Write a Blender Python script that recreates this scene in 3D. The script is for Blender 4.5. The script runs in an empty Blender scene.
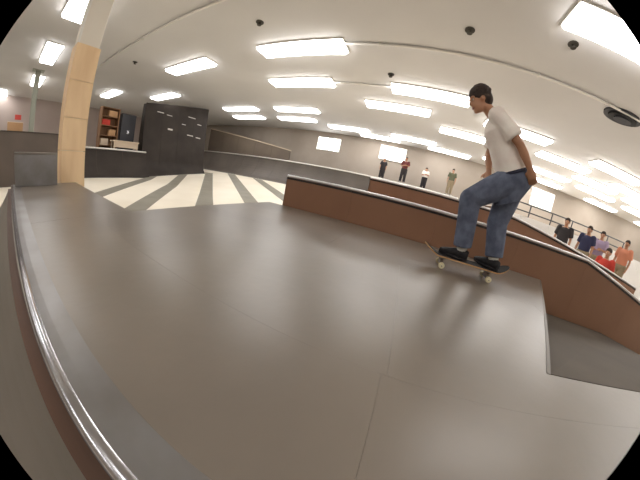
import bpy, bmesh, math, random
from mathutils import Vector, Matrix
random.seed(7)
sc = bpy.context.scene
C = sc.collection

# ------------------------------------------------------------------ camera
CAM_H = 0.5
cam_d = bpy.data.cameras.new('camera')
cam = bpy.data.objects.new('camera', cam_d)
C.objects.link(cam)
sc.camera = cam
# rows: world X, Y, Z expressed in camera axes (pitch 15 down, roll 12, yaw 18.4)
R = Matrix(((0.91116, -0.27719, 0.30489), (0.35981, 0.17459, -0.91654), (0.20083, 0.94482, 0.25882)))
cam.matrix_world = Matrix.Translation((0, 0, CAM_H)) @ R.to_4x4()
cam_d.type = 'PANO'
cam_d.panorama_type = 'FISHEYE_LENS_POLYNOMIAL'
cam_d.sensor_fit = 'HORIZONTAL'
cam_d.sensor_width = 36
cam_d.sensor_height = 27
cam_d.fisheye_polynomial_k0 = 0.0
cam_d.fisheye_polynomial_k1 = -0.0808668
cam_d.fisheye_polynomial_k2 = 2.2743e-06
cam_d.fisheye_polynomial_k3 = 4.89079e-05
cam_d.fisheye_polynomial_k4 = -8.37542e-07
cam_d.fisheye_fov = math.radians(161.5)
cam_d.clip_start = 0.02

# ------------------------------------------------------------------ world, exposure
w = bpy.data.worlds.new('world')
sc.world = w
w.use_nodes = True
w.node_tree.nodes['Background'].inputs[0].default_value = (0.5, 0.5, 0.5, 1)
w.node_tree.nodes['Background'].inputs[1].default_value = 0.05
sc.view_settings.view_transform = 'Standard'
sc.view_settings.look = 'None'
sc.view_settings.gamma = 1
sc.view_settings.exposure = 0.0
sc.view_settings.use_curve_mapping = False
LIGHT = 10.4          # radiance of the fluorescent diffusers

# ------------------------------------------------------------------ materials
def srgb(r, g, b):
    f = lambda c: (c / 255 / 12.92) if c / 255 <= 0.04045 else ((c / 255 + 0.055) / 1.055) ** 2.4
    return (f(r), f(g), f(b), 1)
def mat(name, col, rough=0.6, metal=0.0, col2=None, scale=6.0, detail=4.0, bump=0.0, bscale=60.0, spec=0.5, stretch=(1, 1, 1), coat=0.0, lo=0.35, hi=0.65):
    m = bpy.data.materials.new(name)
    m.use_nodes = True
    nt = m.node_tree
    b = nt.nodes['Principled BSDF']
    b.inputs['Base Color'].default_value = col
    b.inputs['Roughness'].default_value = rough
    b.inputs['Metallic'].default_value = metal
    b.inputs['Specular IOR Level'].default_value = spec
    b.inputs['Coat Weight'].default_value = coat
    tc = nt.nodes.new('ShaderNodeTexCoord')
    mp = nt.nodes.new('ShaderNodeMapping')
    mp.inputs['Scale'].default_value = stretch
    nt.links.new(tc.outputs['Object'], mp.inputs['Vector'])
    if col2:
        n = nt.nodes.new('ShaderNodeTexNoise')
        n.inputs['Scale'].default_value = scale
        n.inputs['Detail'].default_value = detail
        r = nt.nodes.new('ShaderNodeValToRGB')
        r.color_ramp.elements[0].position = lo
        r.color_ramp.elements[1].position = hi
        r.color_ramp.elements[0].color = col
        r.color_ramp.elements[1].color = col2
        nt.links.new(mp.outputs['Vector'], n.inputs['Vector'])
        nt.links.new(n.outputs['Fac'], r.inputs['Fac'])
        nt.links.new(r.outputs['Color'], b.inputs['Base Color'])
    if bump:
        n2 = nt.nodes.new('ShaderNodeTexNoise')
        n2.inputs['Scale'].default_value = bscale
        bp = nt.nodes.new('ShaderNodeBump')
        bp.inputs['Strength'].default_value = bump
        bp.inputs['Distance'].default_value = 0.01
        nt.links.new(mp.outputs['Vector'], n2.inputs['Vector'])
        nt.links.new(n2.outputs['Fac'], bp.inputs['Height'])
        nt.links.new(bp.outputs['Normal'], b.inputs['Normal'])
    return m
def emit(name, col, strength):
    m = bpy.data.materials.new(name)
    m.use_nodes = True
    b = m.node_tree.nodes['Principled BSDF']
    b.inputs['Base Color'].default_value = (0.8, 0.8, 0.8, 1)
    b.inputs['Emission Color'].default_value = col
    b.inputs['Emission Strength'].default_value = strength
    return m
M = {
 'floor': mat('pale_concrete', srgb(232, 222, 203), 0.5, 0, srgb(240, 231, 214), 0.7, 5),
 'stripe': mat('grey_floor_paint', srgb(128, 123, 110), 0.55, 0, srgb(138, 133, 120), 2, 4),
 'ceiling': mat('painted_ceiling', srgb(210, 208, 206), 0.85, 0, srgb(216, 214, 212), 0.4, 4),
 'wall': mat('cream_wall', srgb(152, 141, 129), 0.8, 0, srgb(164, 153, 141), 0.5, 3),
 'wall_mauve': mat('mauve_wall', srgb(180, 165, 158), 0.8, 0, srgb(188, 174, 167), 0.5, 3),
 'masonite': mat('worn_brown_hardboard', srgb(112, 103, 93), 0.33, 0, srgb(127, 117, 106), 1.1, 7, 0.05, 25, 0.6, (1, 1, 1)),
 'masonite_dark': mat('shade_toned_hardboard', srgb(80, 72, 63), 0.7, 0, srgb(92, 83, 73), 1.2, 6, spec=0.2),  # deck hardboard darkened: the corner bank's shade is put into the colour
 'masonite_dim': mat('grey_ramp_sheet', srgb(110, 103, 94), 0.5, 0, srgb(120, 112, 103), 1.3, 6),
 'frame': mat('dark_plywood', srgb(84, 64, 50), 0.7, 0, srgb(96, 74, 58), 4, 4),
 'brown': mat('brown_ledge_paint', srgb(140, 102, 78), 0.55, 0, srgb(148, 109, 84), 1.2, 5, 0.03, 30),
 'steel': mat('polished_steel', srgb(200, 200, 205), 0.22, 1.0, srgb(180, 180, 186), 8, 3),
 'sheet_steel': mat('brushed_sheet_steel', srgb(142, 140, 140), 0.36, 0.6, srgb(128, 124, 121), 4, 4),
 'rail': mat('worn_bright_rail', srgb(232, 230, 228), 0.3, 0.45),
 'whitemetal': mat('white_painted_steel', srgb(225, 222, 214), 0.35, 0.2),
 'black': mat('black_rubber_strip', srgb(28, 26, 28), 0.6),
 'fascia': mat('brown_fascia_wood', srgb(78, 52, 36), 0.6, 0, srgb(92, 62, 43), 5, 4, stretch=(0.3, 4, 4)),
 'ply': mat('tan_plywood', srgb(236, 206, 164), 0.6, 0, srgb(224, 190, 147), 2.0, 6, stretch=(3, 3, 0.5)),
 'colpaint': mat('cream_column_paint', srgb(222, 214, 200), 0.6),
 'darkramp': mat('charcoal_ramp', srgb(52, 46, 42), 0.7, 0, srgb(62, 55, 50), 1.0, 5, spec=0.25),
 'darkbrown': mat('dark_brown_ramp', srgb(76, 66, 58), 0.65, 0, srgb(86, 75, 67), 1.0, 4),
 'greyqp': mat('grey_quarter_pipe', srgb(84, 77, 71), 0.55, 0, srgb(96, 88, 81), 0.8, 5),
 'guard': mat('taupe_guard_panel', srgb(112, 100, 86), 0.65, 0, srgb(96, 84, 74), 0.4, 3),
 'palebox': mat('pale_grey_ramp', srgb(196, 190, 182), 0.55, 0, srgb(206, 200, 192), 0.8, 4),
 'vent': mat('dark_vent', srgb(50, 50, 56), 0.5),
 'spot': mat('tarnished_brass', srgb(70, 66, 58), 0.5, 0.4),
 'skin': mat('skin', srgb(176, 128, 98), 0.5, 0, srgb(184, 136, 106), 20, 3),
 'hair': mat('dark_hair', srgb(44, 33, 28), 0.75, 0, srgb(60, 44, 36), 60, 4, 0.8, 120),
 'tee': mat('off_white_cotton', srgb(250, 244, 236), 0.85, 0, srgb(240, 228, 220), 7, 4, 0.3, 40),
 'jeans': mat('blue_denim', srgb(78, 85, 104), 0.85, 0, srgb(104, 112, 132), 12, 5, 0.3, 60),
 'belt': mat('navy_waistband', srgb(30, 32, 54), 0.7),
 'shoe': mat('black_suede', srgb(26, 25, 28), 0.8, 0, srgb(38, 36, 38), 30, 3),
 'sole': mat('white_rubber', srgb(220, 216, 208), 0.6),
 'sock': mat('white_sock', srgb(225, 222, 215), 0.85),
 'maple': mat('maple_ply', srgb(196, 158, 110), 0.5, 0, srgb(180, 140, 94), 10, 4, stretch=(0.4, 4, 4)),
 'grip': mat('black_grip', srgb(40, 38, 37), 0.95),
 'wheel': mat('cream_urethane', srgb(226, 216, 180), 0.45),
 'truck': mat('cast_aluminium', srgb(150, 150, 150), 0.35, 0.9),
 'eye': mat('eye_white', srgb(230, 228, 222), 0.3),
 'iris': mat('dark_iris', srgb(40, 26, 18), 0.3),
 'lip': mat('lips', srgb(150, 92, 78), 0.5),
 'housing': mat('white_housing', srgb(215, 212, 205), 0.5),
 'card': mat('tan_cardboard', srgb(178, 138, 98), 0.8, 0, srgb(188, 148, 108), 3, 3),
 'shelfwood': mat('brown_shelf_wood', srgb(122, 88, 58), 0.7, 0, srgb(138, 102, 70), 3, 4, stretch=(4, 4, 0.6)),
 'pale': mat('pale_laminate', srgb(210, 190, 165), 0.6),
 'red': mat('red_cotton', srgb(190, 60, 48), 0.85),
 'navy': mat('navy_cotton', srgb(52, 54, 84), 0.85),
 'maroon': mat('maroon_cotton', srgb(110, 56, 56), 0.85),
 'olive': mat('olive_cotton', srgb(96, 98, 76), 0.85),
 'lilac': mat('lilac_cotton', srgb(168, 150, 176), 0.85),
 'orange': mat('orange_cotton', srgb(206, 134, 104), 0.85),
 'khaki': mat('khaki_trousers', srgb(150, 134, 108), 0.85),
 'darktrouser': mat('dark_trousers', srgb(50, 46, 48), 0.85),
 'sticker': mat('white_sticker', srgb(210, 205, 198), 0.5),
 'postgreen': mat('grey_green_post', srgb(150, 152, 138), 0.6),
 'tube': emit('fluorescent_diffuser', (1.0, 0.98, 0.965, 1), LIGHT),
 'pane': emit('daylit_pane', (1.0, 0.98, 0.95, 1), 5.0),
 'signred': mat('red_sign', srgb(200, 70, 60), 0.5),
}

# ------------------------------------------------------------------ helpers
def wloc(o):
    v = Vector((0, 0, 0))
    while o:
        v = v + o.location
        o = o.parent
    return v
def raw(name, me, m=None, parent=None):
    o = bpy.data.objects.new(name, me)
    C.objects.link(o)
    if m is not None:
        me.materials.append(m)
    if parent:
        o.parent = parent
    return o
def poly(name, verts, faces, m, parent=None, smooth=False, bevel=0.0):
    off = wloc(parent) if parent else Vector((0, 0, 0))
    me = bpy.data.meshes.new(name)
    me.from_pydata([tuple(Vector(v) - off) for v in verts], [], faces)
    bm = bmesh.new()
    bm.from_mesh(me)
    bmesh.ops.recalc_face_normals(bm, faces=bm.faces)
    if bevel:
        bmesh.ops.bevel(bm, geom=list(bm.edges), offset=bevel, segments=1, affect='EDGES')
    for f in bm.faces:
        f.smooth = smooth
    bm.to_mesh(me)
    bm.free()
    return raw(name, me, m, parent)
def box(name, x0, x1, y0, y1, z0, z1, m, parent=None, bevel=0.0):
    v = [(x, y, z) for x in (x0, x1) for y in (y0, y1) for z in (z0, z1)]
    f = [(0, 1, 3, 2), (4, 6, 7, 5), (0, 4, 5, 1), (2, 3, 7, 6), (0, 2, 6, 4), (1, 5, 7, 3)]
    return poly(name, v, f, m, parent, bevel=bevel)
def prism(name, pts, z0, z1, m, parent=None, bevel=0.0):
    n = len(pts)
    v = [(p[0], p[1], z0) for p in pts] + [(p[0], p[1], z1) for p in pts]
    f = [tuple(range(n)), tuple(range(n, 2 * n))] + [(i, (i + 1) % n, n + (i + 1) % n, n + i) for i in range(n)]
    return poly(name, v, f, m, parent, bevel=bevel)
def extrude_x(name, prof, x0, x1, m, parent=None, smooth=False):
    """profile in (y, z) swept along X"""
    n = len(prof)
    v = [(x0, p[0], p[1]) for p in prof] + [(x1, p[0], p[1]) for p in prof]
    f = [tuple(range(n)), tuple(range(n, 2 * n))] + [(i, (i + 1) % n, n + (i + 1) % n, n + i) for i in range(n)]
    return poly(name, v, f, m, parent, smooth)
def extrude_y(name, prof, y0, y1, m, parent=None, smooth=False):
    """profile in (x, z) swept along Y"""
    n = len(prof)
    v = [(p[0], y0, p[1]) for p in prof] + [(p[0], y1, p[1]) for p in prof]
    f = [tuple(range(n)), tuple(range(n, 2 * n))] + [(i, (i + 1) % n, n + (i + 1) % n, n + i) for i in range(n)]
    return poly(name, v, f, m, parent, smooth)
def tube(name, pts, r, m, parent=None, seg=10):
    pts = [Vector(p) for p in pts]
    v, f = [], []
    for i, p in enumerate(pts):
        d = (pts[min(i + 1, len(pts) - 1)] - pts[max(i - 1, 0)]).normalized()
        a = d.cross(Vector((0, 0, 1)))
        if a.length < 1e-3:
            a = d.cross(Vector((0, 1, 0)))
        a.normalize()
        b = d.cross(a)
        for k in range(seg):
            t = 2 * math.pi * k / seg
            v.append(p + a * (r * math.cos(t)) + b * (r * math.sin(t)))
    for i in range(len(pts) - 1):
        for k in range(seg):
            f.append((i * seg + k, i * seg + (k + 1) % seg, (i + 1) * seg + (k + 1) % seg, (i + 1) * seg + k))
    f.append(tuple(range(seg)))
    f.append(tuple(range((len(pts) - 1) * seg, len(pts) * seg)))
    return poly(name, v, f, m, parent, smooth=True)
def thing(name, label, cat, loc=(0, 0, 0), group=None):
    o = bpy.data.objects.new(name, None)
    o.empty_display_size = 0.1
    C.objects.link(o)
    o.location = loc
    return tag(o, label, cat, group)
def tag(o, label, cat, group=None):
    o['label'] = label
    o['category'] = cat
    if group:
        o['group'] = group
    return o
def struct(o, label=None):
    o['kind'] = 'structure'
    if label:
        o['label'] = label
    return o
def clip(pts, a, b, c):
    """keep a*x+b*y<=c of a convex polygon"""
    out = []
    for i in range(len(pts)):
        p, q = pts[i], pts[(i + 1) % len(pts)]
        dp, dq = a * p[0] + b * p[1] - c, a * q[0] + b * q[1] - c
        if dp <= 0:
            out.append(p)
        if dp * dq < 0:
            t = dp / (dp - dq)
            out.append((p[0] + t * (q[0] - p[0]), p[1] + t * (q[1] - p[1])))
    return out

ZF, ZC = -0.75, 4.5          # main floor, ceiling (deck top is z = 0)
X0, X1, Y0, Y1 = -27.0, 30.0, -8.0, 17.0

# ------------------------------------------------------------------ room shell
fl = struct(box('floor', X0, X1, Y0, Y1, ZF - 0.2, ZF, M['floor']))
struct(box('ceiling', X0, X1, Y0, Y1, ZC, ZC + 0.2, M['ceiling']))
struct(box('wall_left', X0 - 0.2, X0, Y0, Y1, ZF, ZC, M['wall_mauve']))
struct(box('wall_right', X1, X1 + 0.2, Y0, Y1, ZF, ZC, M['wall']))
struct(box('wall_back', X0, X1, Y1, Y1 + 0.2, ZF, ZC, M['wall']))
struct(box('wall_front', X0, X1, Y0 - 0.2, Y0, ZF, ZC, M['wall']))
extrude_x('floor_slope', [(6.0, ZF), (12.7, ZF), (12.7, ZF + 0.6)], -12.7, 3.2, M['floor'], fl)
extrude_x('floor_slope', [(11.36, ZF), (12.7, ZF), (12.7, ZF + 0.6), (11.36, ZF + 0.48)], -18.6, -12.705, M['floor'], fl)
# painted diagonal bands on the pale floor beyond the deck
d = Vector((-0.755, 0.656))
n = Vector((0.656, 0.755))
for c_ in (-3.3, -1.68, -0.06, 1.56, 3.2):
    q = []
    for s, k in ((-1, 0), (1, 0), (1, 1), (-1, 1)):
        q.append(n * (c_ + s * 0.26) + d * (0 if k == 0 else 1))
    # clip a long band to the rectangle x in [-12.8,-2.4], y in [1.2,12]
    band = [tuple(n * (c_ - 0.26) - d * 40), tuple(n * (c_ + 0.26) - d * 40), tuple(n * (c_ + 0.26) + d * 40), tuple(n * (c_ - 0.26) + d * 40)]
    for a, b, c in ((1, 0, -2.4), (-1, 0, 12.8), (0, 1, 12.6), (0, -1, -1.2)):
        band = clip(band, a, b, c)
    low, high = clip(band, 0, 1, 6.0), clip(band, 0, -1, -6.0)
    if len(low) > 2:
        prism('floor_stripe', low, ZF, ZF + 0.003, M['stripe'], fl)
    if len(high) > 2:
        zr = lambda p: ZF + (p[1] - 6.0) * 0.6 / 6.7
        nv = len(high)
        poly('floor_stripe', [(p[0], p[1], zr(p)) for p in high] + [(p[0], p[1], zr(p) + 0.004) for p in high], [tuple(range(nv)), tuple(range(nv, 2 * nv))] + [(i, (i + 1) % nv, nv + (i + 1) % nv, nv + i) for i in range(nv)], M['stripe'], fl)
# high daylit windows in the back wall
for i, (x, z, ww, hh) in enumerate(((-6.6, 3.55, 2.0, 1.1), (-1.5, 3.65, 2.0, 1.1), (10.2, 3.45, 2.0, 1.3))):
    wd = bpy.data.objects.new('window_%d' % (i + 1), None)
    C.objects.link(wd)
    wd.location = (x, Y1, z - hh / 2)
    struct(wd)
    t = 0.07
    for (a, b, c, e) in ((x - ww / 2, x + ww / 2, z - hh / 2, z - hh / 2 + t), (x - ww / 2, x + ww / 2, z + hh / 2 - t, z + hh / 2), (x - ww / 2, x - ww / 2 + t, z - hh / 2 + t, z + hh / 2 - t), (x + ww / 2 - t, x + ww / 2, z - hh / 2 + t, z + hh / 2 - t), (x - 0.03, x + 0.03, z - hh / 2 + t, z + hh / 2 - t)):
        box('window_frame', a, b, Y1 - 0.08, Y1, c, e, M['whitemetal'], wd)
    for a, b in ((x - ww / 2 + t, x - 0.03), (x + 0.03, x + ww / 2 - t)):
        box('pane', a, b, Y1 - 0.04, Y1 - 0.02, z - hh / 2 + t, z + hh / 2 - t, M['pane'], wd)

# ------------------------------------------------------------------ the skate deck (big brown platform)
XL, XF = -4.3, -2.05                # left end of the strip, far-left edge of the wide part
YS, YL = 0.88, 3.12                 # strip width, ledge base
EX0, EY0, EX1, EY1 = 0.87, 0.80, 2.28, 3.12     # diagonal right-hand edge
XR = 2.7
deck = thing('skate_deck', 'large worn brown hardboard skate platform filling the foreground', 'skate ramp', (0, 1.5, ZF))
outline = [(XL, 0), (XR, 0), (XR, EY0), (EX0, EY0), (EX1, EY1), (XF, EY1), (XF, YS), (XL, YS)]
prism('plywood_body', outline, ZF, -0.012, M['masonite_dark'], deck)
G = 0.0003
ea, eb = (EY1 - EY0), -(EX1 - EX0)
ec = ea * EX0 + eb * EY0
def sheet(pts):
    if len(pts) >= 3:
        prism('deck_sheet', pts, -0.012, random.uniform(-0.0008, 0.0), M['masonite'], deck)
def rect(x0, x1, y0, y1):
    return [(x0 + G, y0 + G), (x1 - G, y0 + G), (x1 - G, y1 - G), (x0 + G, y1 - G)]
for x0, x1 in ((XL, XF), (XF, -0.9), (-0.9, 0.1), (0.1, 1.32), (1.32, XR)):
    sheet(rect(x0, x1, 0.085, 0.54))
sheet(rect(XL, XF, 0.54, YS))
for y0, y1, xs in ((0.54, 1.76, (XF, -1.1, 0.12, 1.34, 2.0)), (1.76, YL, (XF, -0.5, 0.72, 1.94, 2.5))):
    for x0, x1 in zip(xs[:-1], xs[1:]):
        sheet(clip(rect(x0, x1, y0, y1), ea, eb, ec))
sheet(clip(rect(0.5, XR, 0.54, EY0), -ea, -eb, -ec))
# steel flashing along the near edge, rounded over the lip, and the brown fascia below
prof = [(0.085, -0.012), (0.085, 0.001), (0.03, 0.004)]
for k in range(7):
    a = math.radians(90 + k * 15)
    prof.append((0.0 + 0.03 * math.cos(a), -0.026 + 0.03 * math.sin(a)))
prof += [(-0.03, -0.06), (0.0, -0.06), (0.0, -0.012)]
fo = extrude_x('steel_edge', prof, XL, XR, M['sheet_steel'], deck)
tube('coping', [(XL, -0.012, -0.016), (XR, -0.012, -0.016)], 0.024, M['steel'], deck, 14)
box('fascia', XL, XR, -0.075, -0.002, -0.2, -0.045, M['fascia'], deck)
# steel strip along the diagonal edge
ed = Vector((EX1 - EX0, EY1 - EY0)).normalized()
en = Vector((ed.y, -ed.x))
p0 = Vector((EX0, EY0))
p1 = p0.lerp(Vector((EX1, EY1)), 0.985)
prism('edge_strip', [tuple(p0 - en * 0.014), tuple(p0 + en * 0.006), tuple(p1 + en * 0.006), tuple(p1 - en * 0.014)], -0.05, 0.002, M['masonite_dim'], deck)

# ------------------------------------------------------------------ quarter pipe falling away on the camera's left
qp = thing('quarter_pipe', 'low grey quarter pipe dropping away from the steel edge at far left', 'skate ramp', (-1, -0.7, ZF))
Rr, hgt = 1.1, 0.66
phm = math.acos(1 - hgt / Rr)
yb = -0.076 - Rr * math.sin(phm)
curve = [(yb + Rr * math.sin(phm * k / 14), ZF + 0.02 + Rr * (1 - math.cos(phm * k / 14))) for k in range(15)]
xs = [XL - 0.05, -1.9, 0.5, XR]
for a, b in zip(xs[:-1], xs[1:]):
    lo_ = [(p[0], p[1] - 0.012) for p in reversed(curve)]
    o = extrude_x('ramp_sheet', curve + lo_, a + 0.001, b - 0.001, M['masonite_dim'], qp)
extrude_x('plywood_rib', [(yb, ZF)] + [(p[0], max(ZF, p[1] - 0.013)) for p in curve] + [(-0.076, ZF)], XL - 0.05, XL - 0.02, M['frame'], qp)
box('apron_sheet', XL - 0.05, XR, yb - 2.2, yb, ZF, ZF + 0.02, M['masonite_dim'], qp)

# ------------------------------------------------------------------ low steel faced barrier at the end of the strip
bar = thing('end_barrier', 'short grey steel faced barrier at the deck end beside the tan column', 'barrier', (-4.1, 0.3, 0))
box('body', -4.27, -4.05, 0.02, 0.57, 0.005, 0.4, M['masonite_dim'], bar)
box('face_sheet', -4.05, -4.04, 0.02, 0.57, 0.005, 0.415, M['sheet_steel'], bar)
tube('top_rail', [(-4.05, 0.02, 0.42), (-4.05, 0.57, 0.42)], 0.018, M['masonite_dim'], bar)

# ------------------------------------------------------------------ bank falling from the right side of the deck
bank = thing('corner_bank', 'shade-toned brown bank dipping between the deck edge and the ledge at right', 'skate ramp', (2.6, 1.9, ZF))
def slab(name, pts, m, parent, th=0.012):
    nv = len(pts)
    v = list(pts) + [(p[0], p[1], p[2] - th) for p in pts]
    f = [tuple(range(nv)), tuple(range(nv, 2 * nv))] + [(i, (i + 1) % nv, nv + (i + 1) % nv, nv + i) for i in range(nv)]
    return poly(name, v, f, m, parent)
e = 0.012
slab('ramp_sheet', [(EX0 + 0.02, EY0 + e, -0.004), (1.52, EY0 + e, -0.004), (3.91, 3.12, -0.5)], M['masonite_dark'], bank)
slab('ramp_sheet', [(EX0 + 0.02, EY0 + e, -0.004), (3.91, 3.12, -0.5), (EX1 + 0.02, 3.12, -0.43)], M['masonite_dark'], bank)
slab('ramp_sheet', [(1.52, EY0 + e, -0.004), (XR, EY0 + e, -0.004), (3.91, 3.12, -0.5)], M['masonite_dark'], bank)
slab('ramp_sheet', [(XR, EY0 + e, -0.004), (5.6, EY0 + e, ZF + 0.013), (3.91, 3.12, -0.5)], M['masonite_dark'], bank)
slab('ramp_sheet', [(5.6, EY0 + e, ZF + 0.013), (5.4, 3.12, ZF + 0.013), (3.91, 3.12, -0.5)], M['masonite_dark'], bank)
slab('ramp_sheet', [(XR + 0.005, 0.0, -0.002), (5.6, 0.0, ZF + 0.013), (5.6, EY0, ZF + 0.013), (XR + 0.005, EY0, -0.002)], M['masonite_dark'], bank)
prism('plywood_rib', [(XR + 0.02, EY0 - 0.05), (XR + 0.2, EY0 - 0.05), (XR + 0.2, EY0 - 0.02), (XR + 0.02, EY0 - 0.02)], ZF, -0.15, M['frame'], bank)

# ------------------------------------------------------------------ ledges
def ledge(name, label, y, wd, x0, xk, x1, zt, zt1, zb, panels, m):
    t = thing(name, label, 'ledge', ((x0 + x1) / 2, y + wd / 2, ZF))
    zof = lambda x: zt if x <= xk else zt + (zt1 - zt) * (x - xk) / (x1 - xk)
    # core
    extr = [(x0 + 0.012, ZF), (x1 - 0.012, ZF), (x1 - 0.012, zof(x1) - 0.03), (xk, zt - 0.03), (x0 + 0.012, zt - 0.03)]
    extrude_y('core', extr, y + 0.012, y + wd - 0.012, M['frame'], t)
    cuts = sorted(set([x0] + [p for p in panels if x0 < p < x1] + [xk, x1]))
    for a, b in zip(cuts[:-1], cuts[1:]):
        g = 0.0008
        for yy in (y, y + wd - 0.012):
            extrude_y('face_panel', [(a + g, zb), (b - g, zb), (b - g, zof(b) - 0.03), (a + g, zof(a) - 0.03)], yy, yy + 0.012, m, t)
        extrude_y('top_panel', [(a + g, zof(a) - 0.03), (b - g, zof(b) - 0.03), (b - g, zof(b)), (a + g, zof(a))], y + 0.035, y + wd - 0.035, m, t)
    box('end_panel', x0, x0 + 0.012, y, y + wd, zb, zt - 0.03, m, t)
    for s, yy in ((-1, y + 0.017), (1, y + wd - 0.017)):
        tube('edge_rail', [(x0, yy, zt - 0.012), (xk, yy, zt - 0.012), (x1, yy, zof(x1) - 0.012)], 0.021, M['rail'], t, 12)
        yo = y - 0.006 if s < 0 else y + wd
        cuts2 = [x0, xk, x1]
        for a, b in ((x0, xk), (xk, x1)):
            extrude_y('black_trim', [(a, zof(a) - 0.062), (b, zof(b) - 0.062), (b, zof(b) - 0.034), (a, zof(a) - 0.034)], yo, yo + 0.006, M['black'], t)  # black trim band on the face just under the rail
    return t
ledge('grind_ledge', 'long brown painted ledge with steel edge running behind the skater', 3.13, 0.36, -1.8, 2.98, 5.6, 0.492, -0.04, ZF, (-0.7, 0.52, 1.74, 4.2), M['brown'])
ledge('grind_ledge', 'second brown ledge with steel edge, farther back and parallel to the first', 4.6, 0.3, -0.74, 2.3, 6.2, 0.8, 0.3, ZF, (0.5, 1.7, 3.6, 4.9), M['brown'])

# ------------------------------------------------------------------ columns
col = thing('column', 'square column clad in tan plywood below and painted cream above', 'column', (-4.5, 0.85, ZF))
cx0, cx1, cy0, cy1 = -4.68, -4.32, 0.66, 1.02
box('painted_shaft', cx0 + 0.02, cx1 - 0.02, cy0 + 0.02, cy1 - 0.02, ZF, ZC, M['colpaint'], col, 0.01)
for a, b in ((ZF, 0.47), (0.47, 0.95), (0.95, 1.5), (1.5, 2.05)):
    g = 0.003
    box('plywood_panel', cx1 - 0.02, cx1, cy0, cy1, a + g, b - g, M['ply'], col)
    box('plywood_panel', cx0, cx0 + 0.02, cy0, cy1, a + g, b - g, M['ply'], col)
    box('plywood_panel', cx0 + 0.02, cx1 - 0.02, cy0, cy0 + 0.02, a + g, b - g, M['ply'], col)
    box('plywood_panel', cx0 + 0.02, cx1 - 0.02, cy1 - 0.02, cy1, a + g, b - g, M['ply'], col)
box('corner_trim', cx1 - 0.028, cx1 + 0.006, cy0 - 0.006, cy0 + 0.028, 2.05, ZC, M['whitemetal'], col)
fp = thing('support_post', 'thin grey green support post standing far off left of the tan column', 'post', (-17.0, 0.9, ZF))
box('shaft', -17.13, -16.87, 0.77, 1.03, ZF + 0.04, ZC - 0.04, M['postgreen'], fp, 0.02)
box('base_plate', -17.3, -16.7, 0.6, 1.2, ZF, ZF + 0.04, M['postgreen'], fp)
box('cap_plate', -17.3, -16.7, 0.6, 1.2, ZC - 0.04, ZC, M['postgreen'], fp)

# ------------------------------------------------------------------ far ramps
# dark box ramp at far left
dr = thing('box_ramp', 'dark brown box ramp across the pale floor at far left', 'skate ramp', (-11, -2, ZF))
extrude_y('body', [(-13.6, ZF), (-10.3, ZF), (-10.35, 0.95), (-13.6, 0.95)], -7.5, 1.55, M['darkbrown'], dr)
for a, b in ((-7.5, -5.0), (-5.0, -2.6), (-2.6, -0.4), (-0.4, 1.55)):
    box('top_sheet', -13.6, -10.33, a + 0.01, b - 0.01, 0.95, 0.98, M['darkramp'], dr)
bx = thing('carton', 'small tan carton standing on the dark box ramp', 'box', (-11.2, 0.05, 0.98))
box('body', -11.45, -10.95, -0.2, 0.3, 0.98, 1.28, M['card'], bx)
box('lid_flap', -11.46, -10.94, -0.21, 0.31, 1.28, 1.3, M['pale'], bx)
tag(box('wall_sign', X0, X0 + 0.03, 0.05, 0.55, 2.65, 3.05, M['signred']), 'small red sign on the mauve wall at far left', 'sign')

# far left quarter pipe with a deck and things stored on it
def quarter(name, label, axis, base, top, a0, a1, zt, depth, m, sheets, coping=True, zb=ZF):
    """axis 'x': surface faces +X (base at larger x); axis 'y': faces -Y"""
    t = thing(name, label, 'skate ramp', ((top, (a0 + a1) / 2, ZF) if axis == 'x' else ((a0 + a1) / 2, top, ZF)))
    run = abs(base - top)
    H = zt - zb
    Rq = (run * run + H * H) / (2 * H)
    if Rq < run:
        Rq = run
    pm = math.asin(min(1, run / Rq)) if H <= Rq else math.pi / 2
    c = []
    sgn = -1 if axis == 'x' else 1
    for k in range(13):
        ph = pm * k / 12
        c.append((base + sgn * Rq * math.sin(ph) * run / (Rq * math.sin(pm)), zb + Rq * (1 - math.cos(ph)) * H / (Rq * (1 - math.cos(pm)))))
    back = top + sgn * depth
    body = [(back, ZF), (base, ZF)] + [(p[0], max(ZF, p[1] - 0.03)) for p in c[1:]] + [(back, zt - 0.03)]
    ex = extrude_y if axis == 'x' else extrude_x
    ex('body', body, a0, a1, M['frame'], t)
    step = (a1 - a0) / sheets
    for i in range(sheets):
        lo_ = a0 + i * step + 0.006
        hi_ = a0 + (i + 1) * step - 0.006
        ex('ramp_sheet', c + [(p[0] + 0.002 * sgn, p[1] - 0.028) for p in reversed(c)], lo_, hi_, m, t)
        ex('deck_sheet', [(top + sgn * 0.03, zt - 0.028), (back, zt - 0.028), (back, zt), (top + sgn * 0.03, zt)], lo_, hi_, M['greyqp'], t)
    if coping:
        q = [(top, a0, zt - 0.046), (top, a1, zt - 0.046)] if axis == 'x' else [(a0, top, zt - 0.046), (a1, top, zt - 0.046)]
        tube('coping', q, 0.045, M['whitemetal'], t)
    return t
quarter('quarter_pipe', 'charcoal quarter pipe with steel coping right of the tan column', 'x', -12.35, -13.3, 2.3, 6.45, 0.66, 2.9, M['darkramp'], 3)
quarter('quarter_pipe', 'wide grey quarter pipe with steel coping beyond the striped floor', 'y', 12.7, 14.0, -18.6, 3.2, 1.5, 2.4, M['greyqp'], 14, zb=-0.15)

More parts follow.
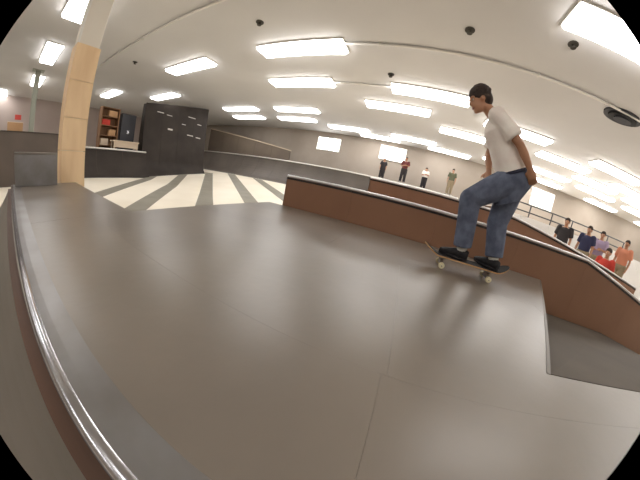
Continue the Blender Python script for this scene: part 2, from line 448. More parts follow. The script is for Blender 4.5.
# tall dark wall ramp
wr = thing('wall_ramp', 'tall charcoal wall ramp with white scuffs rising beyond the striped floor', 'skate ramp', (-13.3, 8.9, ZF))
cw = []
for k in range(13):
    ph = math.radians(78) * k / 12
    cw.append((-12.75 - 1.15 * math.sin(ph), ZF + 1.15 * (1 - math.cos(ph))))
ysl = (6.5, 7.7, 8.9, 10.1, 11.3)
for a, b in zip(ysl[:-1], ysl[1:]):
    za = 3.55 + (a - 6.5) * 0.17
    zb_ = 3.55 + (b - 6.5) * 0.17
    prof_ = cw
    nn = len(prof_) + 1
    v = []
    for yy, zz in ((a + 0.004, za), (b - 0.004, zb_)):
        pr = prof_ + [(-14.25, zz)]
        v += [(p[0], yy, p[1]) for p in pr] + [(p[0] - 0.03, yy, p[1]) for p in reversed(pr)]
    m2 = 2 * nn
    f = [tuple(range(m2)), tuple(range(m2, 2 * m2))] + [(i, (i + 1) % m2, m2 + (i + 1) % m2, m2 + i) for i in range(m2)]
    poly('ramp_sheet', v, f, M['darkramp'], wr)
extrude_y('plywood_side', [(-12.8, ZF)] + [(p[0] - 0.03, max(ZF, p[1] - 0.005)) for p in cw] + [(-14.29, 3.5), (-14.6, 3.5), (-14.6, ZF)], 6.5, 6.55, M['darkramp'], wr)
extrude_y('plywood_side', [(-12.8, ZF)] + [(p[0] - 0.03, max(ZF, p[1] - 0.005)) for p in cw] + [(-14.29, 4.3), (-14.6, 4.3), (-14.6, ZF)], 11.25, 11.3, M['darkramp'], wr)
for yy, zz, l, hh in ((7.5, 3.15, 0.45, 0.05), (8.15, 3.1, 0.4, 0.04), (8.3, 2.2, 0.35, 0.1), (9.9, 2.1, 0.5, 0.06), (10.6, 2.05, 0.4, 0.06), (9.3, 2.75, 0.3, 0.04), (9.9, 3.35, 0.6, 0.05), (10.6, 3.0, 0.35, 0.05)):
    # on the upright sheet: x goes from -13.87 at z~0.16 to -14.25 at the top
    xf = -13.875 - 0.375 * (zz - 0.16) / (3.55 + (yy - 6.5) * 0.17 - 0.16)
    box('scuff_mark', xf - 0.02, xf + 0.012, yy - l / 2, yy + l / 2, zz, zz + hh, M['sticker'], wr)

# guard panel on the quarter pipe's deck
gp = thing('guard_panel', 'taupe guard wall sloping down behind the wide quarter pipe coping', 'panel', (-12, 15.4, 1.5))
gx = (-18.55, -16.6, -14.6, -12.6, -10.8, -9.0)
gz = lambda x: 3.75 + (x + 18.55) * (2.35 - 3.75) / 9.55
for a, b in zip(gx[:-1], gx[1:]):
    extrude_y('board', [(a + 0.006, 1.5), (b - 0.006, 1.5), (b - 0.006, gz(b)), (a + 0.006, gz(a))], 15.4, 15.46, M['guard'], gp)
extrude_y('top_rail', [(-18.55, gz(-18.55)), (-9.0, gz(-9.0)), (-9.0, gz(-9.0) + 0.06), (-18.55, gz(-18.55) + 0.06)], 15.36, 15.5, M['pale'], gp)

# things stored on the far left quarter pipe's deck
sh = thing('shelf_unit', 'tall brown wooden shelf unit on the charcoal quarter pipe deck', 'shelf', (-15.0, 4.7, 0.66))
for yy in (4.2, 5.2):
    box('side_panel', -15.25, -14.75, yy - 0.03, yy + 0.03, 0.66, 2.9, M['shelfwood'], sh)
for zz in (0.8, 1.35, 1.9, 2.4, 2.87):
    box('shelf_board', -15.25, -14.75, 4.23, 5.17, zz - 0.02, zz + 0.02, M['shelfwood'], sh)
box('back_panel', -15.27, -15.25, 4.2, 5.2, 0.66, 2.9, M['shelfwood'], sh)
for (yy, zz, ww, hh, mk, lb) in ((4.5, 0.82, 0.42, 0.36, 'pale', 'cream carton on the lowest shelf of the brown unit'), (4.9, 1.37, 0.4, 0.34, 'card', 'tan carton on the second shelf of the brown unit'), (4.5, 1.92, 0.44, 0.3, 'red', 'red carton on the third shelf of the brown unit'), (4.85, 2.42, 0.5, 0.32, 'card', 'wide tan carton on the top shelf of the brown unit')):
    c = thing('carton', lb, 'box', (-14.95, yy, zz))
    box('body', -15.1, -14.8, yy - ww / 2, yy + ww / 2, zz, zz + hh, M[mk], c)
    box('tape', -15.0, -14.9, yy - ww / 2 - 0.001, yy + ww / 2 + 0.001, zz + hh, zz + hh + 0.003, M['sticker'], c)
ct = thing('table', 'low pale table at the front of the charcoal quarter pipe deck', 'table', (-14.1, 5.5, 0.66))
box('table_top', -14.4, -13.8, 4.7, 6.2, 1.05, 1.12, M['pale'], ct)
box('front_panel', -13.9, -13.86, 4.8, 6.1, 0.75, 1.05, M['pale'], ct)
for xx in (-14.35, -13.9):
    for yy in (4.75, 6.1):
        box('leg', xx, xx + 0.06, yy, yy + 0.06, 0.66, 1.05, M['pale'], ct)
cb = thing('cabinet', 'dark upright cabinet beside the brown shelf unit', 'cabinet', (-15.2, 5.9, 0.66))
box('body', -15.5, -15.0, 5.45, 6.35, 0.66, 2.75, M['darktrouser'], cb)
for a, b in ((5.47, 5.895), (5.905, 6.33)):
    dd = box('door', -15.0, -14.98, a, b, 0.7, 2.72, M['vent'], cb)
    box('handle', -14.98, -14.95, (b - 0.05 if a < 5.6 else a + 0.02), (b - 0.02 if a < 5.6 else a + 0.05), 1.6, 1.8, M['steel'], dd)

# pale ramps on the right, behind the second ledge
pr = thing('bank_ramp', 'pale grey bank with a railing on top behind the second ledge', 'skate ramp', (6.0, 9.5, ZF))
extrude_x('body', [(7.4, ZF), (9.0, 1.2), (11.4, 1.2), (11.4, ZF)], 3.4, 12.5, M['frame'], pr)
for i in range(7):
    a = 3.4 + i * 1.3
    extrude_x('ramp_sheet', [(7.39, ZF), (7.36, ZF + 0.01), (8.99, 1.22), (9.0, 1.2)], a + 0.005, a + 1.295, M['palebox'], pr)
    extrude_x('deck_sheet', [(9.0, 1.2), (11.4, 1.2), (11.4, 1.225), (9.0, 1.225)], a + 0.005, a + 1.295, M['palebox'], pr)
for zz in (1.6, 1.95):
    tube('rail', [(3.5, 10.9, zz), (12.4, 10.9, zz)], 0.03, M['vent'], pr)
for i in range(8):
    tube('rail_post', [(3.6 + i * 1.25, 10.9, 1.22), (3.6 + i * 1.25, 10.9, 1.95)], 0.03, M['vent'], pr)
pl = thing('low_platform', 'low pale platform behind the ledges at far right', 'platform', (8.6, 6.4, ZF))
box('body', 4.6, 12.6, 5.6, 7.2, ZF, -0.3, M['frame'], pl)
for i in range(5):
    box('top_board', 4.6 + i * 1.6 + 0.005, 6.2 + i * 1.6 - 0.005, 5.58, 7.22, -0.3, -0.27, M['palebox'], pl)
    box('face_board', 4.6 + i * 1.6 + 0.005, 6.2 + i * 1.6 - 0.005, 5.58, 5.6, ZF, -0.3, M['palebox'], pl)

# ------------------------------------------------------------------ ceiling fixtures
LL, LW = 2.9, 0.68
def fixture_meshes():
    def bxm(name, x, y, z0, z1, m, taper=0.0):
        v = []
        for zz, k in ((z0, taper), (z1, 0)):
            v += [(-x + k, -y + k, zz), (x - k, -y + k, zz), (x - k, y - k, zz), (-x + k, y - k, zz)]
        f = [(0, 3, 2, 1), (4, 5, 6, 7), (0, 1, 5, 4), (1, 2, 6, 5), (2, 3, 7, 6), (3, 0, 4, 7)]
        me = bpy.data.meshes.new(name)
        me.from_pydata(v, [], f)
        me.materials.append(m)
        return me
    return (bxm('housing', LL / 2, LW / 2, -0.05, 0, M['housing']), bxm('diffuser', LL / 2 - 0.03, LW / 2 - 0.015, -0.15, -0.05, M['tube'], 0.04), )
hm, dm = fixture_meshes()
ordn = ['first', 'second', 'third', 'fourth', 'fifth', 'sixth', 'seventh', 'eighth', 'ninth', 'tenth']
lights = [
 (1.05, -7.8, 'long white fluorescent ceiling light cut by the top edge left of the tan column'),
 (1.05, -13.4, 'steeply slanted fluorescent ceiling light halfway up left of the tan column'),
 (1.05, -19.4, 'small fluorescent ceiling light just above the thin far post'),
 (-1.05, -25.6, 'fluorescent ceiling light cut off at the left edge of the picture'),
 (3.5, 3.7, 'very large fluorescent ceiling light in the top right corner'),
 (5.67, -18.6, 'small fluorescent ceiling light just right of the tan column'),
 (5.67, -9.1, 'slanted fluorescent ceiling light high above the tall dark wall ramp'),
 (5.67, -3.76, 'largest fluorescent ceiling light at top centre, with a pipe leading right from it'),
 (8.05, -15.1, 'small fluorescent ceiling light right above the top of the dark wall ramp'),
 (8.05, -4.9, 'fluorescent ceiling light directly below the largest central one'),
 (8.05, 0.2, 'long fluorescent ceiling light touching the left side of the skater head'),
 (9.9, -1.08, 'fluorescent ceiling light below and left of the one at the skater head'),
 (9.4, 4.0, 'fluorescent ceiling light emerging right of the skater shoulder'),
 (9.4, 9.15, 'fluorescent ceiling light at the right edge below the dark oval vent'),
 (10.9, 7.25, 'fluorescent ceiling light right of the skater, between the shoulder light and the right edge light'),
 (10.9, 11.9, 'fluorescent ceiling light at the right edge, directly below the one under the oval vent'),
 (11.65, -11.4, 'upper left light of the four clustered above the taupe guard wall'),
 (11.65, -7.0, 'upper right light of the four clustered above the taupe guard wall'),
 (13.65, -12.3, 'lower left light of the four clustered above the taupe guard wall'),
 (13.65, -8.0, 'lower right light of the four clustered above the taupe guard wall'),
 (11.65, 2.45, 'fluorescent ceiling light passing behind the skater chest'),
 (12.1, 10.4, 'third light down in the crowded far right lights, over the orange shirt spectator'),
 (12.1, 14.2, 'fluorescent ceiling light half cut by the right edge, third down there'),
 (13.65, 8.2, 'fluorescent ceiling light right of the skater waist, above the bright window'),
 (13.65, 11.9, 'light in the crowded far right group, just above the lowest light there'),
 (13.65, 16.0, 'lowest fluorescent ceiling light touching the right edge'),
 (14.7, -4.55, 'thin far fluorescent ceiling light above the left bright window'),
 (14.7, -0.2, 'far fluorescent ceiling light above the maroon shirt spectator'),
 (14.7, 5.8, 'far fluorescent ceiling light hidden mostly behind the skater waist'),
 (15.8, -2.5, 'far thin fluorescent ceiling light above the middle bright window'),
 (15.8, 2.3, 'far fluorescent ceiling light above the olive shirt spectator'),
 (15.8, 9.2, 'farthest ceiling light just above the bright window right of the skater'),
 (15.8, 14.5, 'lowest and farthest light in the crowded far right group'),
]
for k, x in enumerate((-20, -12, -4, 4, 12)):
    lights.append((-5.5, x, 'fluorescent ceiling light behind the camera, %s from left in the rear row outside the picture' % ordn[k]))
for k, x in enumerate((-16, -8, 0, 8, 16)):
    lights.append((-2.2, x, 'fluorescent ceiling light behind the camera, %s from left in the front row outside the picture' % ordn[k]))
for k, (y, x) in enumerate(((3.5, 9.5), (3.5, 15), (5.67, 11.5), (5.67, 17), (9.4, 14.5), (9.4, 20), (10.9, 17), (12.1, 19), (15.8, 20), (15.8, 25))):
    lights.append((y, x, 'fluorescent ceiling light beyond the right edge outside the picture, %s counted from the camera' % ordn[k]))
if True:
    for y, x, lab in lights:
        t = thing('ceiling_light', lab, 'ceiling light', (x, y, ZC), 'fluorescent ceiling lights' if 'outside' not in lab else 'ceiling lights out of view')
        h_ = bpy.data.objects.new('housing', hm)
        C.objects.link(h_)
        h_.parent = t
        g_ = bpy.data.objects.new('diffuser', dm)
        C.objects.link(g_)
        g_.parent = t
def conduit(label, y, x0, x1, n_):
    t = thing('ceiling_pipe', label, 'pipe', ((x0 + x1) / 2, y, ZC))
    tube('pipe', [(x0, y, ZC - 0.05), (x1, y, ZC - 0.05)], 0.035, M['whitemetal'], t)
    for i in range(n_):
        xx = x0 + (x1 - x0) * (i + 0.5) / n_
        box('hanger', xx - 0.015, xx + 0.015, y - 0.045, y + 0.045, ZC - 0.09, ZC, M['whitemetal'], t)
conduit('white pipe along the ceiling leading right from the largest central light', 5.55, -2.38, 9.8, 6)
conduit('white pipe along the ceiling meeting the top of the tan column', 3.23, -14.0, -1.0, 6)
conduit('thin white pipe between the two lights left of the skater head', 8.05, -3.5, -1.2, 1)
for (x, y, lb) in ((-4.33, 4.34, 'dark sprinkler head on the ceiling above the largest central light'), (0.72, 4.66, 'dark sprinkler head on the ceiling above the skater'), (2.77, 4.21, 'dark sprinkler head on the ceiling near the top right light'), (-11.2, 4.17, 'dark sprinkler head on the ceiling right of the tan column'), (-1.2, 7.2, 'dark sprinkler head on the ceiling left of the skater head')):
    t = thing('sprinkler_head', lb, 'sprinkler', (x, y, ZC), 'ceiling sprinkler heads')
    v = lambda r, z: [(x + r * math.cos(k * math.pi / 6), y + r * math.sin(k * math.pi / 6), z) for k in range(12)]
    prism('escutcheon', [(p[0], p[1]) for p in v(0.11, 0)], ZC - 0.02, ZC, M['spot'], t)
    prism('nozzle', [(p[0], p[1]) for p in v(0.03, 0)], ZC - 0.09, ZC - 0.02, M['spot'], t)
    prism('deflector', [(p[0], p[1]) for p in v(0.06, 0)], ZC - 0.1, ZC - 0.09, M['spot'], t)
vt = thing('ceiling_vent', 'dark oval ceiling vent at the right of the skater', 'vent', (5.55, 5.8, ZC))
ov = lambda rx, ry: [(5.55 + rx * math.cos(k * math.pi / 12), 5.8 + ry * math.sin(k * math.pi / 12)) for k in range(24)]
prism('ring', ov(0.62, 0.34), ZC - 0.06, ZC, M['vent'], vt)
prism('cone', ov(0.48, 0.25), ZC - 0.11, ZC - 0.06, M['black'], vt)
prism('cone', ov(0.3, 0.15), ZC - 0.15, ZC - 0.11, M['vent'], vt)

# ------------------------------------------------------------------ people
def loft(bm, rings, seg=16):
    """rings: (centre, rx vector, ry vector); closed tube with flat ends"""
    prev = None
    first = None
    for c, a, b in rings:
        c, a, b = Vector(c), Vector(a), Vector(b)
        r = [bm.verts.new(c + a * math.cos(2 * math.pi * k / seg) + b * math.sin(2 * math.pi * k / seg)) for k in range(seg)]
        if prev:
            for k in range(seg):
                bm.faces.new((prev[k], prev[(k + 1) % seg], r[(k + 1) % seg], r[k]))
        else:
            first = r
        prev = r
    bm.faces.new(list(reversed(first)))
    bm.faces.new(prev)
def limb(bm, pts, rad, seg=12, ends=True):
    pts = [Vector(p) for p in pts]
    rings = []
    for i, p in enumerate(pts):
        dd = (pts[min(i + 1, len(pts) - 1)] - pts[max(i - 1, 0)]).normalized()
        a = dd.cross(Vector((0.13, 0.97, 0.21)))
        a.normalize()
        b = dd.cross(a)
        rings.append((p, a * rad[i], b * rad[i]))
    loft(bm, rings, seg)
    if ends:
        for i in (0, len(pts) - 1):
            ball(bm, pts[i], (rad[i],) * 3)
    for i in range(1, len(pts) - 1):
        ball(bm, pts[i], (rad[i],) * 3)
def ball(bm, c, r, rot=None):
    q = rot if rot else Matrix.Identity(3)
    ax, ay, az = q.col[0] * r[0], q.col[1] * r[1], q.col[2] * r[2]
    rings = []
    for k in range(11):
        a = math.radians(-86 + 172 * k / 10)
        rings.append((Vector(c) + az * math.sin(a), ax * math.cos(a), ay * math.cos(a)))
    loft(bm, rings, 14)
PEND = []
def bake():
    dg = bpy.context.evaluated_depsgraph_get()
    out = [(o, m, bpy.data.meshes.new_from_object(o.evaluated_get(dg))) for o, m in PEND]
    for o, m, nm in out:
        nm.name = o.name
        o.modifiers.clear()
        o.data = nm
        nm.materials.clear()
        nm.materials.append(m)
        nm.polygons.foreach_set('use_smooth', [True] * len(nm.polygons))
def fuse(name, bm, m, parent, voxel, smooth=4):
    off = wloc(parent)
    for v in bm.verts:
        v.co -= off
    bmesh.ops.recalc_face_normals(bm, faces=bm.faces)
    me = bpy.data.meshes.new(name)
    bm.to_mesh(me)
    bm.free()
    o = bpy.data.objects.new(name, me)
    C.objects.link(o)
    md = o.modifiers.new('r', 'REMESH')
    md.mode = 'VOXEL'
    md.voxel_size = voxel
    if smooth:
        ms = o.modifiers.new('s', 'SMOOTH')
        ms.factor = 0.5
        ms.iterations = smooth
    PEND.append((o, m))
    o.parent = parent
    return o
def frame(fwd, up):
    f = Vector(fwd).normalized()
    u = Vector(up)
    u = (u - f * u.dot(f)).normalized()
    l = u.cross(f)
    return Matrix((f, l, u)).transposed()       # local x = forward, y = left, z = up
def hand(bm, wrist, dirv, palm_n, side, curl, sc_=1.0):
    """palm with four fingers and a thumb; dirv = along the hand, palm_n = palm normal, side = thumb side"""
    d_ = Vector(dirv).normalized()
    pn = Vector(palm_n)
    pn = (pn - d_ * pn.dot(d_)).normalized()
    s = Vector(side)
    s = (s - d_ * s.dot(d_) - pn * s.dot(pn)).normalized()
    w_ = Vector(wrist)
    loft(bm, [(w_ - d_ * 0.02, s * 0.026, pn * 0.02), (w_ + d_ * 0.03 * sc_, s * 0.037, pn * 0.017), (w_ + d_ * 0.085 * sc_, s * 0.042, pn * 0.014)], 12)
    for k, (o_, ln) in enumerate(((0.031, 0.068), (0.0105, 0.077), (-0.0105, 0.07), (-0.031, 0.054))):
        p = w_ + d_ * 0.08 * sc_ + s * o_
        pts = [p]
        a = 0.15
        for seg_ in (0.45, 0.32, 0.23):
            a += curl
            dv = d_ * math.cos(a) + pn * math.sin(a) + s * (o_ * 1.5)
            p = p + dv.normalized() * ln * seg_ * 1.05
            pts.append(p)
        limb(bm, pts, [0.0098, 0.0093, 0.0088, 0.0078], 8)
    p = w_ + d_ * 0.022 + s * 0.03
    limb(bm, [p, p + (d_ * 0.6 + s * 0.65 + pn * 0.3).normalized() * 0.035, p + (d_ * 0.6 + s * 0.65 + pn * 0.3).normalized() * 0.035 + (d_ + pn * 0.45 + s * 0.1).normalized() * 0.032], [0.014, 0.0115, 0.0095], 8)
def person(label, P, mats, voxel=0.009, bend=1.0, group=None, hairstyle='short'):
    """P: joints in world coordinates"""
    base = Vector(P['base'])
    t = thing('person', label, 'person', base, group)
    V = {k: Vector(v) for k, v in P.items() if isinstance(v, tuple)}
    fwd = Vector(P['fwd']).normalized()
    up = (V['neck'] - V['pelvis']).normalized()
    F = frame(up, -fwd)                         # x along spine
    lat = up.cross(fwd).normalized()            # person's left... sign irrelevant for ellipses
    fr = lat.cross(up).normalized()
    HF = frame(P['headf'], P['headu'])
    hx, hy, hz = HF.col[0], HF.col[1], HF.col[2]
    hc = V['head']
    bm = bmesh.new()
    # torso under the clothes, neck, head
    mid = V['pelvis'].lerp(V['neck'], 0.5)
    sh_c = V['pelvis'].lerp(V['neck'], 0.88)
    loft(bm, [(V['pelvis'] - up * 0.08, lat * 0.13, fr * 0.09), (V['pelvis'] + up * 0.05, lat * 0.14, fr * 0.095), (mid, lat * 0.125, fr * 0.09), (V['pelvis'].lerp(V['neck'], 0.75), lat * 0.15, fr * 0.1), (sh_c, lat * 0.14, fr * 0.075), (V['neck'] + up * 0.01, lat * 0.055, fr * 0.055)])
    limb(bm, [V['neck'] - up * 0.04, V['neck'].lerp(hc, 0.5), hc - hz * 0.03], [0.06, 0.052, 0.05])
    ball(bm, hc + hz * 0.03 - hx * 0.012, (0.092, 0.073, 0.09), HF)          # skull
    ball(bm, hc - hz * 0.045 + hx * 0.028, (0.062, 0.054, 0.068), HF)        # face and jaw
    ball(bm, hc - hz * 0.098 + hx * 0.06, (0.024, 0.026, 0.02), HF)          # chin
    limb(bm, [hc + hz * 0.012 + hx * 0.082, hc - hz * 0.022 + hx * 0.104, hc - hz * 0.032 + hx * 0.088], [0.01, 0.014, 0.013], 8)   # nose
    for s in (-1, 1):
        ball(bm, hc - hz * 0.005 + hy * (0.074 * s) - hx * 0.005, (0.02, 0.01, 0.03), HF)        # ears
        ball(bm, hc + hz * 0.03 + hx * 0.077 + hy * (0.03 * s), (0.016, 0.026, 0.009), HF)       # brow
    for s in 'lr':
        limb(bm, [V['sh_' + s], V['sh_' + s].lerp(V['el_' + s], 0.5), V['el_' + s], V['el_' + s].lerp(V['wr_' + s], 0.4), V['wr_' + s]], [0.05, 0.045, 0.037, 0.038, 0.025])
        da = (V['wr_' + s] - V['el_' + s]).normalized()
        sd = lat if s == 'l' else -lat
        hand(bm, V['wr_' + s], da * 0.9 + fr * 0.15, (-lat if s == 'l' else lat) * 0.8 + fr * 0.1, fr, 0.32)
        limb(bm, [V['hip_' + s], V['hip_' + s].lerp(V['kn_' + s], 0.5), V['kn_' + s], V['kn_' + s].lerp(V['an_' + s], 0.4), V['an_' + s]], [0.085, 0.075, 0.055, 0.052, 0.036])
    fuse('body', bm, mats['skin'], t, voxel, 3)
    # eyes, mouth
    for s in (-1, 1):
        bm = bmesh.new()
        ball(bm, hc + hz * 0.008 + hx * 0.074 + hy * (0.028 * s), (0.009, 0.011, 0.008), HF)
        eo = fuse('eye', bm, M['eye'], t, 0.003, 0)
        bm = bmesh.new()
        ball(bm, hc + hz * 0.008 + hx * 0.081 + hy * (0.028 * s), (0.004, 0.005, 0.006), HF)
        fuse('iris', bm, M['iris'], eo, 0.002, 0)
    bm = bmesh.new()
    ball(bm, hc - hz * 0.066 + hx * 0.083, (0.01, 0.025, 0.009), HF)
    fuse('mouth', bm, M['lip'], t, 0.004, 1)
    # hair
    bm = bmesh.new()
    if hairstyle == 'thick':
        ball(bm, hc + hz * 0.055 - hx * 0.022, (0.106, 0.094, 0.092), HF)
        ball(bm, hc + hz * 0.01 - hx * 0.06, (0.07, 0.084, 0.085), HF)
        for k in range(60):
            a, b = random.uniform(0, 6.28), random.uniform(0.1, 1.5)
            dv = hz * math.sin(b) + (hx * math.cos(a) + hy * math.sin(a)) * math.cos(b)
            p = hc + hz * 0.05 - hx * 0.03 + dv * 0.088
            if (p - hc).dot(hx) < 0.07:
                ball(bm, p, (0.022, 0.022, 0.022))
    else:
        ball(bm, hc + hz * 0.05 - hx * 0.018, (0.095, 0.082, 0.082), HF)
        ball(bm, hc + hz * 0.01 - hx * 0.045, (0.06, 0.076, 0.08), HF)
    # trim hair away from the face by adding nothing in front: geometry stays behind the brow
    fuse('hair', bm, mats['hair'], t, 0.01, 2)
    bk = P.get('bulk', 1.0)
    latb, frb = lat * bk, fr * bk
    # shirt: torso loft to a flat hem plus sleeves to mid upper arm
    bm = bmesh.new()
    hem = V['pelvis'] + up * 0.01
    loft(bm, [(hem, latb * 0.175, frb * 0.135), (hem + up * 0.1, latb * 0.175, frb * 0.138), (mid, latb * 0.172, frb * 0.132), (V['pelvis'].lerp(V['neck'], 0.74), latb * 0.188, frb * 0.132), (sh_c, latb * 0.16, frb * 0.1), (V['pelvis'].lerp(V['neck'], 0.96), latb * 0.075, frb * 0.07)], 20)
    for s in 'lr':
        e_ = V['sh_' + s].lerp(V['el_' + s], 0.78)
        limb(bm, [V['sh_' + s] - (V['sh_' + s] - sh_c) * 0.35, V['sh_' + s], e_], [0.075, 0.08, 0.078], 14, ends=False)
    fuse('shirt', bm, mats['shirt'], t, voxel * 1.2, 3)
    # trousers
    bm = bmesh.new()
    loft(bm, [(hem + up * 0.012, latb * 0.166, frb * 0.126), (V['pelvis'] - up * 0.04, latb * 0.185, frb * 0.148), (V['pelvis'] - up * 0.13, latb * 0.165, frb * 0.135), (V['pelvis'] - Vector((0, 0, P.get('crotch', 0.16))), latb * 0.12, frb * 0.12)], 20)
    for s in 'lr':
        k0 = P.get('baggy', 1.0)
        limb(bm, [V['hip_' + s], V['hip_' + s].lerp(V['kn_' + s], 0.5), V['kn_' + s]], [0.118 * k0, 0.108 * k0, 0.09 * k0], 14)
        limb(bm, [V['kn_' + s], V['kn_' + s].lerp(V['an_' + s], 0.5), V['an_' + s].lerp(V['kn_' + s], 0.08)], [0.09 * k0, 0.085 * k0, 0.08 * k0], 14, ends=False)
    fuse('trousers', bm, mats['trousers'], t, voxel * 1.2, 3)
    if 'belt' in mats:
        bm = bmesh.new()
        loft(bm, [(hem - up * 0.008, latb * 0.182, frb * 0.142), (hem + up * 0.02, latb * 0.184, frb * 0.143)], 24)
        fuse('waistband', bm, mats['belt'], t, 0.008, 1)
    # shoes
    for s in 'lr':
        fd = Vector(P['ft_' + s]).normalized()
        an = V['an_' + s]
        gz_ = P['gz_' + s]
        ss = Vector((-fd.y, fd.x, 0))
        bm = bmesh.new()
        c0 = Vector((an.x, an.y, gz_))
        loft(bm, [(c0 - fd * 0.075 + Vector((0, 0, 0.05)), ss * 0.034, Vector((0, 0, 0.045))), (c0 + Vector((0, 0, 0.06)), ss * 0.042, Vector((0, 0, 0.055))), (c0 + fd * 0.08 + Vector((0, 0, 0.046)), ss * 0.046, Vector((0, 0, 0.04))), (c0 + fd * 0.15 + Vector((0, 0, 0.036)), ss * 0.046, Vector((0, 0, 0.03))), (c0 + fd * 0.2 + Vector((0, 0, 0.03)), ss * 0.03, Vector((0, 0, 0.02)))], 14)
        limb(bm, [c0 + Vector((0, 0, 0.05)) - fd * 0.01, an + Vector((0, 0, 0.01))], [0.045, 0.046], 12, ends=False)
        so = fuse('shoe', bm, mats['shoe'], t, 0.008, 2)
        bm = bmesh.new()
        loft(bm, [(c0 + fd * 0.06 + Vector((0, 0, 0.002)), fd * 0.145, ss * 0.047), (c0 + fd * 0.06 + Vector((0, 0, 0.022)), fd * 0.147, ss * 0.049)], 20)
        fuse('sole', bm, mats['sole'], so, 0.006, 1)
        bm = bmesh.new()
        limb(bm, [an + Vector((0, 0, 0.0)), an.lerp(V['kn_' + s], 0.16)], [0.05, 0.05], 12, ends=False)
        fuse('sock', bm, M['sock'], t, 0.008, 1)
    return t

# ------------------------------------------------------------------ the skateboard
SY = 2.12
sb = thing('skateboard', 'wooden skateboard with cream wheels rolling under the skater', 'skateboard', (0.74, SY, 0))
L2_ = 0.43
zs = []
prof_t = []
for k in range(31):
    u = -1 + 2 * k / 30
    x = 0.74 + u * L2_
    over = max(0, abs(u) - 0.68) / 0.32
    z = 0.098 + 0.075 * over ** 1.3
    hw = 0.102 if abs(u) < 0.72 else 0.102 * math.sqrt(max(0.0, 1 - ((abs(u) - 0.72) / 0.285) ** 2))
    zs.append((x, z, max(hw, 0.012)))
def board_layer(name, z0, z1, m, shrink=0.0):
    v, f = [], []
    nseg = 6
    for x, z, hw in zs:
        for zz in (z0, z1):
            for j in range(nseg + 1):
                s = -1 + 2 * j / nseg
                v.append((x, SY + s * (hw - shrink), z + zz + 0.006 * s * s))
    st = 2 * (nseg + 1)
    for i in range(len(zs) - 1):
        for j in range(nseg):
            a = i * st + j
            f.append((a, a + 1, a + st + 1, a + st))
            b = a + nseg + 1
            f.append((b, b + st, b + st + 1, b + 1))
        a = i * st
        f.append((a, a + st, a + st + nseg + 1, a + nseg + 1))
        a = i * st + nseg
        f.append((a, a + nseg + 1, a + st + nseg + 1, a + st))
    for i in (0, len(zs) - 1):
        a = i * st
        for j in range(nseg):
            f.append((a + j, a + j + 1, a + j + nseg + 2, a + j + nseg + 1))
    return poly(name, v, f, m, sb, smooth=False)
board_layer('board', 0.0, 0.012, M['maple'])
board_layer('grip_tape', 0.0122, 0.0132, M['grip'], 0.002)
for xx in (0.74 - 0.235, 0.74 + 0.235):
    tr = box('truck', xx - 0.035, xx + 0.035, SY - 0.028, SY + 0.028, 0.078, 0.099, M['truck'], sb, 0.004)
    extrude_x('hanger', [(SY - 0.07, 0.026), (SY + 0.07, 0.026), (SY + 0.03, 0.078), (SY - 0.03, 0.078)], xx - 0.014, xx + 0.014, M['truck'], tr)
    tube('axle', [(xx, SY - 0.108, 0.029), (xx, SY + 0.108, 0.029)], 0.005, M['steel'], tr, 8)
    for s in (-1, 1):
        wv = []
        for yy, r in ((-0.017, 0.022), (-0.013, 0.028), (0.013, 0.028), (0.017, 0.022)):
            wv.append((yy, r))
        v, f = [], []
        for yy, r in wv:
            for k in range(18):
                a = 2 * math.pi * k / 18
                v.append((xx + r * math.cos(a), SY + s * 0.088 + yy, 0.029 + r * math.sin(a)))
        for i in range(3):
            for k in range(18):
                f.append((i * 18 + k, i * 18 + (k + 1) % 18, (i + 1) * 18 + (k + 1) % 18, (i + 1) * 18 + k))
        f += [tuple(range(18)), tuple(range(54, 72))]
        poly('wheel', v, f, M['wheel'], sb, smooth=False)

# ------------------------------------------------------------------ the skater
person('person in off-white T-shirt and blue jeans crouching on a skateboard', {
    'base': (0.74, SY, 0.11), 'fwd': (-0.8, 0.6, 0), 'headf': (-0.9, -0.1, -0.42), 'headu': (-0.42, 0, 0.9),
    'pelvis': (0.93, SY, 1.0), 'neck': (0.66, SY + 0.0, 1.47), 'head': (0.49, SY - 0.02, 1.565),
    'sh_l': (0.63, SY - 0.15, 1.41), 'el_l': (0.84, SY - 0.22, 1.2), 'wr_l': (0.98, SY - 0.21, 1.03),
    'sh_r': (0.75, SY + 0.13, 1.41), 'el_r': (0.73, SY + 0.2, 1.15), 'wr_r': (0.74, SY + 0.12, 0.98),
    'hip_l': (0.87, SY - 0.06, 0.9), 'kn_l': (0.59, SY - 0.02, 0.67), 'an_l': (0.66, SY, 0.2),
    'hip_r': (0.97, SY + 0.06, 0.9), 'kn_r': (0.93, SY + 0.06, 0.54), 'an_r': (0.99, SY, 0.2),
    'ft_l': (-0.93, 0.36, 0), 'ft_r': (-0.6, 0.8, 0), 'gz_l': 0.117, 'gz_r': 0.117, 'baggy': 1.08, 'bulk': 1.12, 'crotch': 0.27,
}, {'skin': M['skin'], 'hair': M['hair'], 'shirt': M['tee'], 'trousers': M['jeans'], 'belt': M['belt'], 'shoe': M['shoe'], 'sole': M['shoe']}, 0.009, hairstyle='thick')

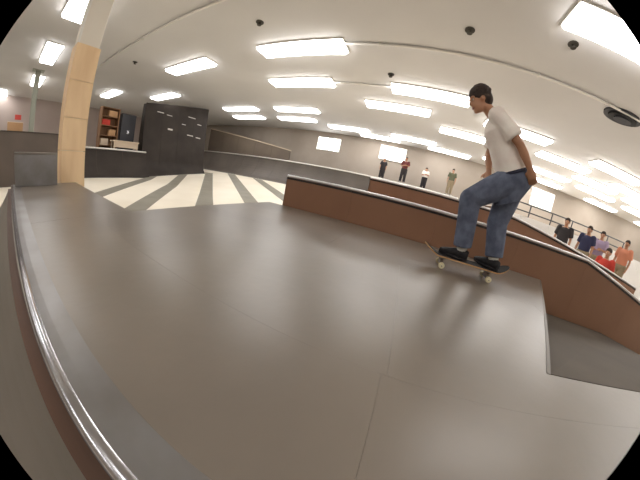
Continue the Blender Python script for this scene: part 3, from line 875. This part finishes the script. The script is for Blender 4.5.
# ------------------------------------------------------------------ spectators
def stander(label, x, y, z, ang, shirt, trousers, hgt=1.0, arms='down'):
    ca, sa = math.cos(ang), math.sin(ang)
    def W(f, l, u):
        return (x + (f * ca - l * sa) * hgt, y + (f * sa + l * ca) * hgt, z + u * hgt)
    P = {'base': (x, y, z), 'fwd': (ca, sa, 0), 'headf': (ca, sa, -0.15), 'headu': (0, 0, 1),
         'pelvis': W(0, 0, 0.95), 'neck': W(0.0, 0, 1.46), 'head': W(0.02, 0, 1.6),
         'hip_l': W(0, 0.09, 0.9), 'kn_l': W(0.03, 0.11, 0.5), 'an_l': W(0, 0.12, 0.09),
         'hip_r': W(0, -0.09, 0.9), 'kn_r': W(0.02, -0.11, 0.5), 'an_r': W(0, -0.13, 0.09),
         'ft_l': (ca - 0.2 * sa, sa + 0.2 * ca, 0), 'ft_r': (ca + 0.2 * sa, sa - 0.2 * ca, 0), 'gz_l': z, 'gz_r': z,
         'sh_l': W(0, 0.18, 1.4), 'sh_r': W(0, -0.18, 1.4)}
    if arms == 'down':
        P.update({'el_l': W(-0.03, 0.24, 1.12), 'wr_l': W(0.05, 0.25, 0.88), 'el_r': W(-0.03, -0.24, 1.12), 'wr_r': W(0.05, -0.25, 0.88)})
    else:
        P.update({'el_l': W(0.02, 0.25, 1.14), 'wr_l': W(0.2, 0.1, 1.16), 'el_r': W(0.02, -0.25, 1.12), 'wr_r': W(0.21, -0.08, 1.12)})
    return person(label, P, {'skin': M['skin'], 'hair': M['hair'], 'shirt': M[shirt], 'trousers': M[trousers], 'shoe': M['shoe'], 'sole': M['sole']}, 0.013, group='spectators')
stander('person in maroon shirt standing on the quarter pipe deck left of the skater', -0.35, 14.7, 1.5, -1.6, 'maroon', 'darktrouser', 1.0, 'crossed')
stander('person in olive shirt standing on the quarter pipe deck close behind the skater', 2.7, 14.8, 1.5, -1.9, 'olive', 'khaki', 1.0)
stander('small person in dark grey top on the quarter pipe deck, leftmost of those standing there', -1.75, 15.0, 1.5, -1.4, 'darktrouser', 'darktrouser', 0.8)
stander('small person in off-white top on the quarter pipe deck between the maroon and olive shirts', 1.05, 15.2, 1.5, -1.7, 'tee', 'darktrouser', 0.82, 'crossed')
stander('person in dark grey top, leftmost spectator on the low platform', 4.95, 6.5, -0.27, -2.4, 'darktrouser', 'darktrouser', 0.97)
stander('person in navy shirt, second from left on the low platform', 5.75, 6.4, -0.27, -2.6, 'navy', 'khaki', 0.98)
stander('person in lilac shirt with folded arms on the low platform', 6.5, 6.6, -0.27, -2.4, 'lilac', 'khaki', 1.0, 'crossed')
stander('person in red shirt standing below the low platform at far right', 5.55, 5.25, ZF, -2.7, 'red', 'darktrouser', 0.98)
stander('person in orange shirt, rightmost spectator on the low platform', 7.2, 6.2, -0.27, -2.8, 'orange', 'khaki', 1.0)
bake()
